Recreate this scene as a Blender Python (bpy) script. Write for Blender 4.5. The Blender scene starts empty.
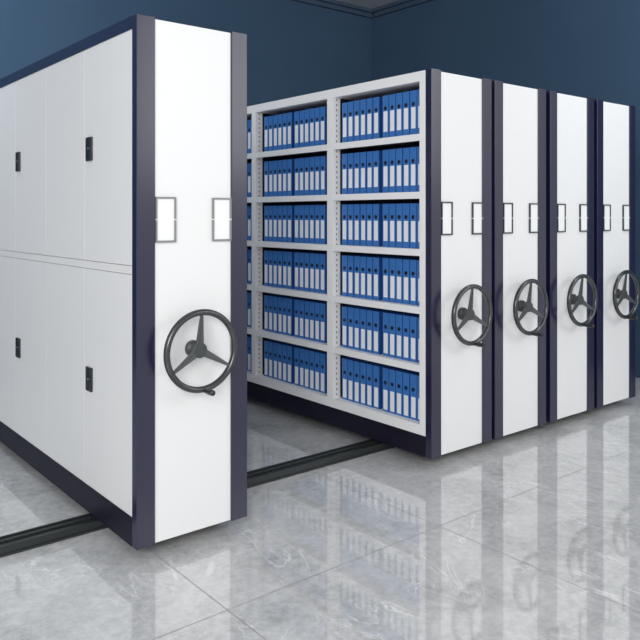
import bpy, bmesh, math
from mathutils import Vector, Matrix
PI = math.pi
C = bpy.context.scene.collection

# ------------------------------------------------------------------ measures (metres)
W = .60            # cabinet width along X
L = 3.06           # cabinet length along Y
G = .07            # underside of the cabinets
H = 2.511          # top of the cabinets
FW = .092          # width of the dark corner posts
PD = .049          # depth of the dark corner posts
XC = [0.0, 1.972, 2.6055, 3.2555, 3.8990]
RAILZ = .05

# ------------------------------------------------------------------ materials
def new_mat(name):
    m = bpy.data.materials.new(name); m.use_nodes = True
    nt = m.node_tree; b = nt.nodes['Principled BSDF']
    return m, nt, b

def mat(name, col, rough=.5, metal=0., bump=0., scale=60., var=0., ior=1.5, coat=0.):
    m, nt, b = new_mat(name)
    b.inputs['Base Color'].default_value = (*col, 1)
    b.inputs['Roughness'].default_value = rough
    b.inputs['Metallic'].default_value = metal
    b.inputs['IOR'].default_value = ior
    b.inputs['Coat Weight'].default_value = coat
    tc = nt.nodes.new('ShaderNodeTexCoord')
    nz = nt.nodes.new('ShaderNodeTexNoise'); nz.inputs['Scale'].default_value = scale
    nz.inputs['Detail'].default_value = 4
    nt.links.new(tc.outputs['Object'], nz.inputs['Vector'])
    if var:
        mx = nt.nodes.new('ShaderNodeMix'); mx.data_type = 'RGBA'
        mx.inputs['A'].default_value = tuple(c*(1-var) for c in col)+(1,)
        mx.inputs['B'].default_value = tuple(min(1, c*(1+var)) for c in col)+(1,)
        nt.links.new(nz.outputs['Fac'], mx.inputs['Factor'])
        nt.links.new(mx.outputs['Result'], b.inputs['Base Color'])
    if bump:
        bp = nt.nodes.new('ShaderNodeBump'); bp.inputs['Strength'].default_value = bump
        bp.inputs['Distance'].default_value = .002
        nt.links.new(nz.outputs['Fac'], bp.inputs['Height'])
        nt.links.new(bp.outputs['Normal'], b.inputs['Normal'])
    return m

M = {}
M['white'] = mat('white_powder_coat', (.785, .785, .78), .42, bump=.02, scale=400, var=.006)
M['door'] = mat('pale_grey_powder_coat', (.76, .76, .755), .38, bump=.02, scale=400, var=.006)
M['carcass'] = mat('off_white_shelf_steel', (.88, .87, .865), .45, bump=.02, scale=300, var=.008)
M['navy'] = mat('dark_indigo_powder_coat', (.010, .0095, .038), .24, bump=.02, scale=400, var=.03, ior=1.7)
M['navybase'] = mat('dark_indigo_plinth_coat', (.007, .006, .018), .5, bump=.02, scale=400, var=.03, ior=1.35)
M['painted_shade'] = mat('shade_painted_steel', (.006, .008, .02), .6)  # shade around and behind the binders, painted as a near-black colour
M['seam'] = mat('seam_grey', (.42, .43, .44), .6)
M['slot'] = mat('slot_dark', (.13, .14, .16), .6)
M['frame_dark'] = mat('holder_frame_dark', (.045, .05, .055), .4)
M['frame_lit'] = mat('holder_frame_lit', (.23, .23, .235), .4)  # same holder frame, bright lighting painted in as a paler grey
M['card'] = mat('blank_card', (.83, .835, .83), .5)
M['black'] = mat('black_plastic', (.014, .016, .018), .35, bump=.05, scale=300)
M['chrome'] = mat('small_chrome', (.7, .7, .72), .2, metal=1)
M['rim'] = mat('dark_graphite_enamel', (.022, .027, .029), .24, ior=1.7, bump=.01)
M['spoke'] = mat('graphite_painted_metal', (.10, .11, .112), .4, metal=.5)
M['hub'] = mat('charcoal_hub', (.045, .05, .052), .45)
M['rail'] = mat('black_rail_steel', (.022, .026, .027), .42, bump=.05, scale=150, var=.1)
M['railtop'] = mat('black_rail_groove', (.006, .007, .008), .5)
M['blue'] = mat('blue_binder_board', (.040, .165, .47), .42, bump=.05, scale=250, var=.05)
M['blue_in'] = mat('binder_inside_shade', (.010, .03, .10), .6)
M['blue_shaded'] = mat('blue_binder_board_shaded', (.014, .06, .24), .5, bump=.05, scale=250, var=.05)  # same board, darkened in colour for the shade between spines
M['label'] = mat('white_spine_paper', (.83, .84, .86), .6)
M['hole'] = mat('binder_hole_black', (.006, .007, .012), .4)
M['wheel'] = mat('roller_steel', (.3, .3, .3), .3, metal=1)
M['lamp_frame'] = mat('lamp_frame_white', (.8, .8, .8), .5)

def wall_mat():
    m, nt, b = new_mat('slate_blue_wall_paint')
    tc = nt.nodes.new('ShaderNodeTexCoord')
    nz = nt.nodes.new('ShaderNodeTexNoise'); nz.inputs['Scale'].default_value = 1.2
    nz.inputs['Detail'].default_value = 5
    cr = nt.nodes.new('ShaderNodeValToRGB')
    cr.color_ramp.elements[0].position = .3; cr.color_ramp.elements[0].color = (.050, .094, .155, 1)
    cr.color_ramp.elements[1].position = .7; cr.color_ramp.elements[1].color = (.057, .105, .170, 1)
    nt.links.new(tc.outputs['Object'], nz.inputs['Vector'])
    nt.links.new(nz.outputs['Fac'], cr.inputs['Fac'])
    nt.links.new(cr.outputs['Color'], b.inputs['Base Color'])
    b.inputs['Roughness'].default_value = .85
    b.inputs['Specular IOR Level'].default_value = .12
    return m
M['wall'] = wall_mat()
M['ceiling'] = mat('grey_ceiling_paint', (.55, .56, .57), .8, var=.02, scale=3)
M['cornice'] = mat('slate_blue_cornice', (.055, .088, .14), .6, var=.03, scale=3)

def floor_mat():
    m, nt, b = new_mat('polished_grey_marble_tile')
    N = nt.nodes.new; K = nt.links.new
    tc = N('ShaderNodeTexCoord')
    # cloudy base
    n1 = N('ShaderNodeTexNoise'); n1.inputs['Scale'].default_value = 2.0; n1.inputs['Detail'].default_value = 9
    n1.inputs['Roughness'].default_value = .62; n1.inputs['Distortion'].default_value = .7
    K(tc.outputs['Object'], n1.inputs['Vector'])
    r1 = N('ShaderNodeValToRGB'); e = r1.color_ramp.elements
    e[0].position = .28; e[0].color = (.47, .475, .475, 1)
    e[1].position = .74; e[1].color = (.76, .76, .755, 1)
    K(n1.outputs['Fac'], r1.inputs['Fac'])
    # fine mottling
    n3 = N('ShaderNodeTexNoise'); n3.inputs['Scale'].default_value = 20; n3.inputs['Detail'].default_value = 8
    n3.inputs['Roughness'].default_value = .78
    K(tc.outputs['Object'], n3.inputs['Vector'])
    mm = N('ShaderNodeMix'); mm.data_type = 'RGBA'; mm.blend_type = 'OVERLAY'; mm.inputs['Factor'].default_value = .85
    K(r1.outputs['Color'], mm.inputs['A']); K(n3.outputs['Fac'], mm.inputs['B'])
    # veins: thin bands where a distorted noise crosses its middle value
    def veins(scale, wdt, dist, rot):
        mp = N('ShaderNodeMapping'); mp.inputs['Rotation'].default_value = (0, 0, rot)
        mp.inputs['Scale'].default_value = (1, .45, 1)
        K(tc.outputs['Object'], mp.inputs['Vector'])
        n = N('ShaderNodeTexNoise'); n.inputs['Scale'].default_value = scale; n.inputs['Detail'].default_value = 6
        n.inputs['Distortion'].default_value = dist
        K(mp.outputs['Vector'], n.inputs['Vector'])
        a = N('ShaderNodeMath'); a.operation = 'SUBTRACT'; a.inputs[1].default_value = .5; K(n.outputs['Fac'], a.inputs[0])
        c = N('ShaderNodeMath'); c.operation = 'ABSOLUTE'; K(a.outputs[0], c.inputs[0])
        d = N('ShaderNodeMapRange'); d.inputs['From Min'].default_value = 0; d.inputs['From Max'].default_value = wdt
        d.inputs['To Min'].default_value = 1; d.inputs['To Max'].default_value = 0
        K(c.outputs[0], d.inputs['Value']); return d.outputs['Result']
    v1 = veins(2.2, .010, 1.2, .5); v2 = veins(3.7, .007, 1.8, -.7)
    ad = N('ShaderNodeMath'); ad.operation = 'MAXIMUM'; K(v1, ad.inputs[0]); K(v2, ad.inputs[1])
    brk = N('ShaderNodeTexNoise'); brk.inputs['Scale'].default_value = 2.5
    K(tc.outputs['Object'], brk.inputs['Vector'])
    bm_ = N('ShaderNodeMapRange'); bm_.inputs['From Min'].default_value = .46; bm_.inputs['From Max'].default_value = .6
    K(brk.outputs['Fac'], bm_.inputs['Value'])
    vm = N('ShaderNodeMath'); vm.operation = 'MULTIPLY'; K(ad.outputs[0], vm.inputs[0]); K(bm_.outputs['Result'], vm.inputs[1])
    vs = N('ShaderNodeMath'); vs.operation = 'MULTIPLY'; vs.inputs[1].default_value = .9; K(vm.outputs[0], vs.inputs[0])
    mv = N('ShaderNodeMix'); mv.data_type = 'RGBA'; mv.inputs['B'].default_value = (.85, .85, .85, 1)
    K(vs.outputs[0], mv.inputs['Factor']); K(mm.outputs['Result'], mv.inputs['A'])
    # tile joints
    sp = N('ShaderNodeSeparateXYZ'); K(tc.outputs['Object'], sp.inputs['Vector'])
    js = []
    for ax, off in (('X', 1.39), ('Y', -.58)):
        s = N('ShaderNodeMath'); s.operation = 'SUBTRACT'; s.inputs[1].default_value = off - 127; K(sp.outputs[ax], s.inputs[0])
        q = N('ShaderNodeMath'); q.operation = 'DIVIDE'; q.inputs[1].default_value = 1.27; K(s.outputs[0], q.inputs[0])
        fr = N('ShaderNodeMath'); fr.operation = 'FRACT'; K(q.outputs[0], fr.inputs[0])
        hf = N('ShaderNodeMath'); hf.operation = 'SUBTRACT'; hf.inputs[1].default_value = .5; K(fr.outputs[0], hf.inputs[0])
        ab = N('ShaderNodeMath'); ab.operation = 'ABSOLUTE'; K(hf.outputs[0], ab.inputs[0])
        gt = N('ShaderNodeMath'); gt.operation = 'GREATER_THAN'; gt.inputs[1].default_value = .5 - .0021; K(ab.outputs[0], gt.inputs[0])
        js.append(gt.outputs[0])
    jm = N('ShaderNodeMath'); jm.operation = 'MAXIMUM'; K(js[0], jm.inputs[0]); K(js[1], jm.inputs[1])
    jf = N('ShaderNodeMath'); jf.operation = 'MULTIPLY'; jf.inputs[1].default_value = .6; K(jm.outputs[0], jf.inputs[0])
    mj = N('ShaderNodeMix'); mj.data_type = 'RGBA'; mj.inputs['B'].default_value = (.07, .07, .07, 1)
    K(jf.outputs[0], mj.inputs['Factor']); K(mv.outputs['Result'], mj.inputs['A'])
    K(mj.outputs['Result'], b.inputs['Base Color'])
    rr = N('ShaderNodeMapRange'); rr.inputs['To Min'].default_value = FLOOR_R; rr.inputs['To Max'].default_value = .5
    K(jm.outputs[0], rr.inputs['Value']); K(rr.outputs['Result'], b.inputs['Roughness'])
    b.inputs['IOR'].default_value = FLOOR_IOR
    return m
FLOOR_R = .045; FLOOR_IOR = 2.1
M['floor'] = floor_mat()

# ------------------------------------------------------------------ mesh helpers
class MB:
    """collects shapes (world coordinates) for ONE mesh object"""
    def __init__(self): self.bm = bmesh.new(); self.mi = 0
    def _mark(self, n0):
        for f in self.bm.faces:
            if f not in n0: f.material_index = self.mi
    def box(self, x0, x1, y0, y1, z0, z1, bevel=0.):
        n0 = set(self.bm.faces)
        vs = [self.bm.verts.new((x, y, z)) for x in (x0, x1) for y in (y0, y1) for z in (z0, z1)]
        fs = []
        for q in ((0,1,3,2), (4,6,7,5), (0,4,5,1), (2,3,7,6), (0,2,6,4), (1,5,7,3)):
            fs.append(self.bm.faces.new([vs[i] for i in q]))
        if bevel:
            es = list({e for f in fs for e in f.edges})
            bmesh.ops.bevel(self.bm, geom=es, offset=bevel, segments=2, profile=.6, affect='EDGES')
        self._mark(n0); return self
    def cyl(self, p0, p1, r0, r1=None, n=24, caps=True):
        r1 = r0 if r1 is None else r1
        n0 = set(self.bm.faces)
        p0, p1 = Vector(p0), Vector(p1); d = (p1-p0).normalized()
        u = d.orthogonal().normalized(); v = d.cross(u)
        A = [self.bm.verts.new(p0 + r0*(u*math.cos(t)+v*math.sin(t))) for t in [2*PI*i/n for i in range(n)]]
        B = [self.bm.verts.new(p1 + r1*(u*math.cos(t)+v*math.sin(t))) for t in [2*PI*i/n for i in range(n)]]
        for i in range(n):
            f = self.bm.faces.new((A[i], A[(i+1) % n], B[(i+1) % n], B[i])); f.smooth = True
        if caps:
            self.bm.faces.new(A[::-1]); self.bm.faces.new(B)
        self._mark(n0); return self
    def lathe(self, c, prof, n=32):
        """profile (r, y) revolved about the Y axis through c; solid of revolution"""
        n0 = set(self.bm.faces); rings = []
        for r, y in prof:
            rings.append([self.bm.verts.new((c[0]+r*math.cos(2*PI*i/n), c[1]+y, c[2]+r*math.sin(2*PI*i/n))) for i in range(n)])
        for a, b in zip(rings, rings[1:]):
            for i in range(n):
                f = self.bm.faces.new((a[i], a[(i+1) % n], b[(i+1) % n], b[i])); f.smooth = True
        self.bm.faces.new(rings[0]); self.bm.faces.new(rings[-1][::-1])
        self._mark(n0); return self
    def torus(self, c, R, r, n=72, k=16):
        n0 = set(self.bm.faces); rings = []
        for i in range(n):
            t = 2*PI*i/n
            # subtle finger waves on the back of the rim
            rings.append([self.bm.verts.new((c[0]+(R+r*math.cos(s))*math.cos(t), c[1]+r*math.sin(s)*(1.05), c[2]+(R+r*math.cos(s))*math.sin(t)))
                          for s in [2*PI*j/k for j in range(k)]])
        for i in range(n):
            a, b = rings[i], rings[(i+1) % n]
            for j in range(k):
                f = self.bm.faces.new((a[j], a[(j+1) % k], b[(j+1) % k], b[j])); f.smooth = True
        self._mark(n0); return self
    def hexa(self, pts):
        """8 points: bottom ring of 4 then top ring of 4"""
        n0 = set(self.bm.faces)
        v = [self.bm.verts.new(p) for p in pts]
        for q in ((0,1,2,3), (7,6,5,4), (0,4,5,1), (1,5,6,2), (2,6,7,3), (3,7,4,0)):
            self.bm.faces.new([v[i] for i in q])
        self._mark(n0); return self
    def build(self, name, mats, parent=None):
        bmesh.ops.recalc_face_normals(self.bm, faces=self.bm.faces)
        if not isinstance(mats, (list, tuple)): mats = [mats]
        off = Vector((0, 0, 0)); p = parent
        while p is not None: off += p.location; p = p.parent
        # origin at the centre of the underside, so every object sits where it stands
        xs = [v.co for v in self.bm.verts]
        c = Vector(((min(v.x for v in xs)+max(v.x for v in xs))/2, (min(v.y for v in xs)+max(v.y for v in xs))/2, min(v.z for v in xs)))
        for v in self.bm.verts: v.co -= c
        me = bpy.data.meshes.new(name); self.bm.to_mesh(me); self.bm.free()
        sm = [p.use_smooth for p in me.polygons]
        me.set_sharp_from_angle(angle=math.radians(38))
        me.polygons.foreach_set('use_smooth', sm)
        for m in mats: me.materials.append(m)
        o = bpy.data.objects.new(name, me); C.objects.link(o)
        o.location = c - off; o.parent = parent
        return o

def empty(name, loc):
    o = bpy.data.objects.new(name, None); C.objects.link(o); o.location = loc
    o.empty_display_size = .1
    return o
def tag(o, label=None, cat=None, group=None, kind=None):
    if label: o['label'] = label
    if cat: o['category'] = cat
    if group: o['group'] = group
    if kind: o['kind'] = kind
    return o
def kids(o): return [c for c in bpy.data.objects if c.parent == o]
def copy_tree(o, parent=None):
    ch = kids(o)
    c = o.copy(); C.objects.link(c)
    if parent is not None: c.parent = parent
    for k in ch: copy_tree(k, c)
    return c

# ------------------------------------------------------------------ the room
XL, XR, YF, YB, ZC = -5.2, 5.51, -7.6, 4.30, 4.40
tag(MB().box(XL, XR, YF, YB, -.12, 0).build('floor', M['floor']), kind='structure')
fl = bpy.data.objects['floor']
# tile joints are laid out in world coordinates: move the mesh origin to the world origin
fl.data.transform(Matrix.Translation(fl.location)); fl.location = (0, 0, 0)
tag(MB().box(XL, XR+.15, YB, YB+.15, -.12, ZC+.1).build('wall_back', M['wall']), kind='structure')
tag(MB().box(XR, XR+.15, -1.3, YB, -.12, ZC+.1).build('wall_right', M['wall']), kind='structure')
tag(MB().box(XL, XR, YF, YB, ZC, ZC+.1).build('ceiling', M['ceiling']), kind='structure')
# cornices
cb = MB()
cb.box(XL, XR, YB-.05, YB, ZC-.10, ZC).box(XL, XR, YB-.10, YB-.05, ZC-.045, ZC)
tag(cb.build('trim_1', M['cornice']), kind='structure')
cb = MB()
cb.box(XR-.05, XR, -1.3, YB-.10, ZC-.10, ZC).box(XR-.10, XR-.05, -1.3, YB-.10, ZC-.045, ZC)
tag(cb.build('trim_2', M['cornice']), kind='structure')

# ------------------------------------------------------------------ the rail
r = MB()
rail_x0, rail_x1 = -3.2, 4.75
r.box(rail_x0, rail_x1, .474, .606, 0, .012)
r.box(rail_x0, rail_x1, .478, .508, .012, .048, .003)
r.box(rail_x0, rail_x1, .590, .600, .012, .048, .002)
rail = r.build('floor_rail', M['rail'])
tag(rail, 'long black steel floor rail running under all the cabinets across the grey tiles', 'rail')
g = MB().box(rail_x0, rail_x1, .508, .590, .012, .034)
g.build('guide_groove', M['railtop'], rail)
g = MB().box(rail_x0, rail_x1, .538, .558, .034, RAILZ, .003)
g.build('running_bar', M['rail'], rail)

# ------------------------------------------------------------------ hand wheel
def handwheel(root, X, zc=.955):
    x = X + (.291 if X < 1 else .298); R = .182; t = .0152
    yr = -.081
    rim = MB().torus((x, yr, zc), R, t).build('handwheel', M['rim'], root)
    # collar against the panel + shaft + hub
    MB().lathe((x, 0, zc), [(.040, .012), (.040, -.012), (.034, -.018), (.028, -.022), (.024, -.040), (.024, -.046)]).build('shaft_collar', M['hub'], rim)
    MB().lathe((x, 0, zc), [(.030, -.042), (.036, -.046), (.036, -.070), (.033, -.073), (.004, -.0735)]).build('hub', M['hub'], rim)
    for k in range(3):
        a = PI/2 + k*2*PI/3
        d = Vector((math.cos(a), 0, math.sin(a))); s = Vector((-math.sin(a), 0, math.cos(a)))
        c = Vector((x, 0, zc))
        b = MB()
        def ring(rad, hw, y0, y1): return [c+d*rad+s*hw+Vector((0, y0, 0)), c+d*rad-s*hw+Vector((0, y0, 0)), c+d*rad-s*hw+Vector((0, y1, 0)), c+d*rad+s*hw+Vector((0, y1, 0))]
        A = ring(.022, .019, -.068, -.054); B = ring(R-.004, .0055, -.087, -.077)
        b.hexa(A+B)
        # raised rib along the spoke
        A = ring(.022, .005, -.071, -.066); B = ring(R-.012, .002, -.0885, -.083)
        b.hexa(A+B)
        b.build('spoke', M['spoke'], rim)
    # crank grip standing off the bottom of the rim
    hx, hz = x+.012, zc-R-.004
    h = MB()
    h.lathe((hx, 0, hz), [(.009, yr+.012), (.012, yr-.004), (.012, yr-.012), (.0105, yr-.016), (.0135, yr-.030), (.0145, yr-.055), (.013, yr-.082), (.008, yr-.087), (.002, yr-.088)], 20)
    h.build('crank_handle', M['black'], rim)
    return rim

# ------------------------------------------------------------------ card holder frames on the end panel
def card_holder(root, x0, x1, z0, z1, m):
    b = MB(); t = .0085; y0, y1 = -.004, .0095
    zm = (z0+z1)/2
    for a, c in ((z0, zm-.0025), (zm+.0025, z1)):
        b.box(x0, x0+t*.7, y0, y1, a, c); b.box(x1-t, x1, y0, y1, a, c)
    b.box(x0+t*.7, x1-t, y0, y1, z0, z0+t); b.box(x0+t*.7, x1-t, y0, y1, z1-t, z1)
    f = b.build('card_holder', m, root)
    c = MB(); c.box(x0+t*.7, x1-t, .002, .0095, z0+t, z1-t)
    c.box(x0-.001, x0+t*.7+.001, -.0035, .0095, zm-.0022, zm+.0022); c.box(x1-t-.001, x1+.001, -.0035, .0095, zm-.0022, zm+.0022)
    c.build('card', M['card'], f)

def rollers(root, X):
    for dx in (.14, .46):
        MB().cyl((X+dx, .536, RAILZ+.035), (X+dx, .560, RAILZ+.035), .035).build('roller', M['wheel'], root)

def end_panel(root, X, frame_m):
    """the narrow front face: two dark posts, white panel, holders and wheel"""
    for x0 in (X, X+W-FW):
        MB().box(x0, x0+FW, 0, PD, G, H, .0025).build('corner_post', M['navy'], root)
    MB().box(X+FW, X+W-FW, .0095, PD, G+.004, H-.008, .0015).build('front_panel', M['white'], root)
    card_holder(root, X+FW+.004, X+FW+.107, 1.467, 1.679, frame_m)
    card_holder(root, X+W-FW-.108, X+W-FW-.003, 1.467, 1.679, frame_m)
    handwheel(root, X)

# ------------------------------------------------------------------ cabinet with doors
X = XC[0]
c1 = empty('mobile_cabinet', (X+W/2, L/2, RAILZ))
tag(c1, 'tall mobile storage cabinet with closed pale grey doors standing apart beside the aisle', 'cabinet', 'mobile shelving cabinets with handwheels')
end_panel(c1, X, M['frame_lit'])
ZB, ZT = .203, 2.451
MB().box(X, X+W, PD, L, G, ZB).build('plinth', M['navybase'], c1)
MB().box(X, X+W, PD, L, ZT, H).build('top_frame', M['navy'], c1)
b = MB().box(X+.022, X+W-.012, PD, L-.06, ZB, ZT)
b.build('case', M['seam'], c1)
MB().box(X+W-.012, X+W, PD, L-.06, ZB, ZT).build('side_panel', M['white'], c1)
MB().box(X, X+W, L-.06, L, ZB, ZT).build('rear_panel', M['navy'], c1)
DY0, DW = PD+.001, .5775
DZ = ((ZB+.001, 1.318), (1.361, ZT-.001))
MB().box(X+.003, X+.022, PD, L-.06, 1.3205, 1.3585).build('middle_rail', M['door'], c1)
def make_lock(door, y0, zc):
    lk = MB().box(X-.010, X+.004, y0, y0+.066, zc-.061, zc+.061, .005)
    lk = lk.build('door_lock', M['black'], door)
    return lk
ndoor = 5
for zi, (z0, z1) in enumerate(DZ):
    for i in range(ndoor):
        y0 = DY0 + i*DW; y1 = min(y0+DW-.003, L-.062)
        b = MB(); b.box(X+.003, X+.020, y0, y1, z0, z1, .001)
        # soft folded edge pressed into the meeting edge
        d = b.build('cabinet_door', M['door'], c1)
        if i % 2 == 0:
            zc = (.755, 1.932)[zi]
            yl = y1 - .112
            lk = MB(); lk.box(X-.009, X+.004, yl, yl+.070, zc-.061, zc+.061, .004)
            lk.mi = 1
            lk.box(X-.0105, X-.008, yl+.020, yl+.052, zc-.046, zc+.042, .001)
            lk.mi = 2
            lk.cyl((X-.013, yl+.030, zc+.002), (X-.009, yl+.030, zc+.002), .0065, n=16)
            lk.build('door_lock', [M['black'], M['hole'], M['chrome']], d)
rollers(c1, X)

# ------------------------------------------------------------------ open shelf cabinet
X = XC[1]
c2 = empty('mobile_cabinet', (X+W/2, L/2, RAILZ))
tag(c2, 'mobile cabinet with open white shelves of blue binders on its left side', 'cabinet', 'mobile shelving cabinets with handwheels')
end_panel(c2, X, M['frame_dark'])
POST = [(PD+.002, .101), (.950, 1.017), (1.941, 2.001), (2.925, L-.03)]
SB = [.266, .641, 1.010, 1.378, 1.743, 2.111]          # shelf tops
LIP = .044
ZS0 = .202
TOPZ = 2.443
MB().box(X+.004, X+W-.004, PD, L, G, ZS0).build('plinth', M['navybase'], c2)
MB().box(X, X+W-.014, PD+.002, L-.03, TOPZ, H-.004, .001).build('top_panel', M['carcass'], c2)
MB().box(X+W-.014, X+W, PD, L, ZS0, H-.004).build('side_panel', M['white'], c2)
MB().box(X, X+W-.014, L-.03, L, ZS0, H-.004).build('rear_panel', M['navy'], c2)
MB().box(X+.30, X+.312, PD+.002, L-.03, ZS0, TOPZ).build('back_panel', M['painted_shade'], c2)
MB().box(X, X+.298, PD+.002, L-.03, ZS0, SB[0], .001).build('bottom_shelf', M['carcass'], c2)
for pi, (a, c) in enumerate(POST):
    u = MB(); u.box(X, X+.07, a, c, SB[0], TOPZ, .001)
    # web between the two bays, thinner and set back from the face, shade painted in as dark colour
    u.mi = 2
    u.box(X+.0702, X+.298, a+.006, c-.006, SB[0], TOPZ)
    u.mi = 1
    n = int((TOPZ-SB[0])/.0375)
    for k in range(n):
        z = SB[0]+.02+k*.0375
        if pi: u.box(X+.031, X+.039, a-.0008, a+.001, z, z+.014)
        if pi < 3: u.box(X+.031, X+.039, c-.001, c+.0008, z, z+.014)
    u.build('slotted_upright', [M['carcass'], M['slot'], M['painted_shade']], c2)
for bi in range(3):
    y0, y1 = POST[bi][1], POST[bi+1][0]
    for si in range(1, 6):
        s = MB()
        s.box(X+.001, X+.018, y0+.0005, y1-.0005, SB[si]-LIP, SB[si], .001)
        s.box(X+.018, X+.298, y0+.0015, y1-.0015, SB[si]-.016, SB[si])
        s.build('shelf', M['carcass'], c2)
rollers(c2, X)

# ------------------------------------------------------------------ closed cabinets of the row
X = XC[2]
c3 = empty('mobile_cabinet', (X+W/2, L/2, RAILZ))
tag(c3, 'second narrow white end panel and handwheel of the row, right beside the open shelves cabinet', 'cabinet', 'mobile shelving cabinets with handwheels')
end_panel(c3, X, M['frame_dark'])
MB().box(X+.002, X+W-.002, PD, L, G, ZS0).build('plinth', M['navybase'], c3)
MB().box(X+.002, X+W-.002, PD, L, ZS0, H-.004).build('cabinet_body', M['navy'], c3)
rollers(c3, X)
for xx, lab in ((XC[3], 'mobile cabinet with white end panel, third of the four standing in a row'),
                (XC[4], 'rightmost mobile cabinet at the far end of the row, its handwheel furthest away')):
    o = copy_tree(c3); o.location.x = xx + W/2; o['label'] = lab

# ------------------------------------------------------------------ binders
BW, BD, BH, GAPB = .0570, .235, .292, .0070
def label_span(si):   # si = 0 bottom row ... 5 top row; paper pocket height on the spine
    return [(.045, .500), (.065, .530), (.095, .600), (.14, .605), (.15, .615), (.155, .630)][si]
def make_binder(si):
    x0, y0, z0 = 0, 0, 0
    b = MB()
    b.box(0, .004, -BW/2, BW/2, 0, BH, .0012)                 # spine
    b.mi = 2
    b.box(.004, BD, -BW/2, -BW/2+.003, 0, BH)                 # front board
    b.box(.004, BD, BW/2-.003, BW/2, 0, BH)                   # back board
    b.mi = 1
    b.box(.006, BD-.012, -BW/2+.003, BW/2-.003, .004, BH-.012)  # filed paper, shade put into its dark colour
    root = b.build('lever_arch_binder', [M['blue'], M['blue_in'], M['blue_shaded']])
    root.data.transform(Matrix.Translation(root.location)); root.location = (0, 0, 0)
    l0, l1 = label_span(si)
    MB().box(-.0012, .0002, -BW*.35, BW*.31, l0*BH, l1*BH).build('spine_label', M['label'], root)
    hz = (.665, .675, .695, .695, .695, .70)[si]*BH
    h = MB(); h.cyl((.0005, 0, hz), (-.0012, 0, hz), .0135, n=20)
    h.mi = 1; h.cyl((-.001, 0, hz), (-.0016, 0, hz), .0085, n=20)
    h.build('finger_hole', [M['hole'], M['hole']], root)
    return root
ORD = ['first', 'second', 'third', 'fourth', 'fifth', 'sixth', 'seventh', 'eighth', 'ninth', 'tenth', 'eleventh', 'twelfth']
ROWN = {5: 'top shelf', 4: 'second shelf from top', 3: 'third shelf from top', 2: 'third shelf from bottom', 1: 'second shelf from bottom', 0: 'bottom shelf'}
P = BW + GAPB
proto = {}
# spine centres of each bay, listed from left to right in the picture (far to near)
bays = []
bays.append((0, [.914-.0655*(k+.5) for k in range(6)] + [.492-P*(k+.5) for k in range(6)]))
bays.append((1, [1.894-P*(k+.5) for k in range(6)] + [1.482-P*(k+.5) for k in range(6)]))
bays.append((2, [2.872-P*(k+.5) for k in range(6)] + [2.462-P*(k+.5) for k in range(6)]))
BAYN = ['in the rightmost bay', 'in the middle bay', 'in the leftmost bay']
for bi, ys in bays:
    for si in range(6):
        for k, y in enumerate(ys):
            if si not in proto:
                o = proto[si] = make_binder(si)
            else:
                o = copy_tree(proto[si])
            o.location = (XC[1]+.050 + (.002 if (k*7+si*3+bi) % 5 == 0 else 0), y, SB[si]+.0008)
            if bi < 2:
                nm = ORD[k] + ' from left'
            else:
                nm = ORD[11-k] + ' from right'
            tag(o, 'blue binder, %s, %s, %s' % (nm, ROWN[si], BAYN[bi]), 'binder',
                'blue binders on the ' + ROWN[si])

# ------------------------------------------------------------------ lights
def area(name, loc, target, sx, sy, power, col=(1, 1, 1)):
    l = bpy.data.lights.new(name, 'AREA'); l.shape = 'RECTANGLE'; l.size = sx; l.size_y = sy
    l.energy = power; l.color = col
    o = bpy.data.objects.new(name, l); C.objects.link(o); o.location = loc
    o.rotation_euler = (Vector(target)-Vector(loc)).to_track_quat('-Z', 'Y').to_euler()
    return o
area('key_light', (4.6, -4.8, 3.3), (3.4, 0, 1.3), 4.5, 2.5, 88)
area('fill_light', (-3.6, -4.6, 2.9), (1.5, 1.2, 1.1), 3.0, 2.2, 242)
area('wall_fill_left', (-1.2, 2.6, 4.2), (-.6, 4.3, 2.6), 2.6, 0.6, 62, (.85, .93, 1))  # added wash to brighten the left of the back wall, no fixture
area('wall_fill_right', (4.2, -1.6, 4.1), (5.5, -.6, 2.4), 2.0, 0.6, 30, (.85, .93, 1))  # added wash to brighten the near end of the right wall, no fixture
w = bpy.data.worlds.new('world'); bpy.context.scene.world = w; w.use_nodes = True
w.node_tree.nodes['Background'].inputs['Color'].default_value = (.96, .975, 1, 1)
w.node_tree.nodes['Background'].inputs['Strength'].default_value = .74

# ------------------------------------------------------------------ camera
cam = bpy.data.cameras.new('camera'); co = bpy.data.objects.new('camera', cam); C.objects.link(co)
co.location = (-1.4718, -3.1203, 1.5939)
co.rotation_euler = (PI/2, 0, -.68463)
cam.sensor_width = 36; cam.lens = 736.97/640*36
cam.shift_y = -(320-215.15)/640
cam.clip_start = .05
bpy.context.scene.camera = co
bpy.context.scene.view_settings.view_transform = 'Standard'
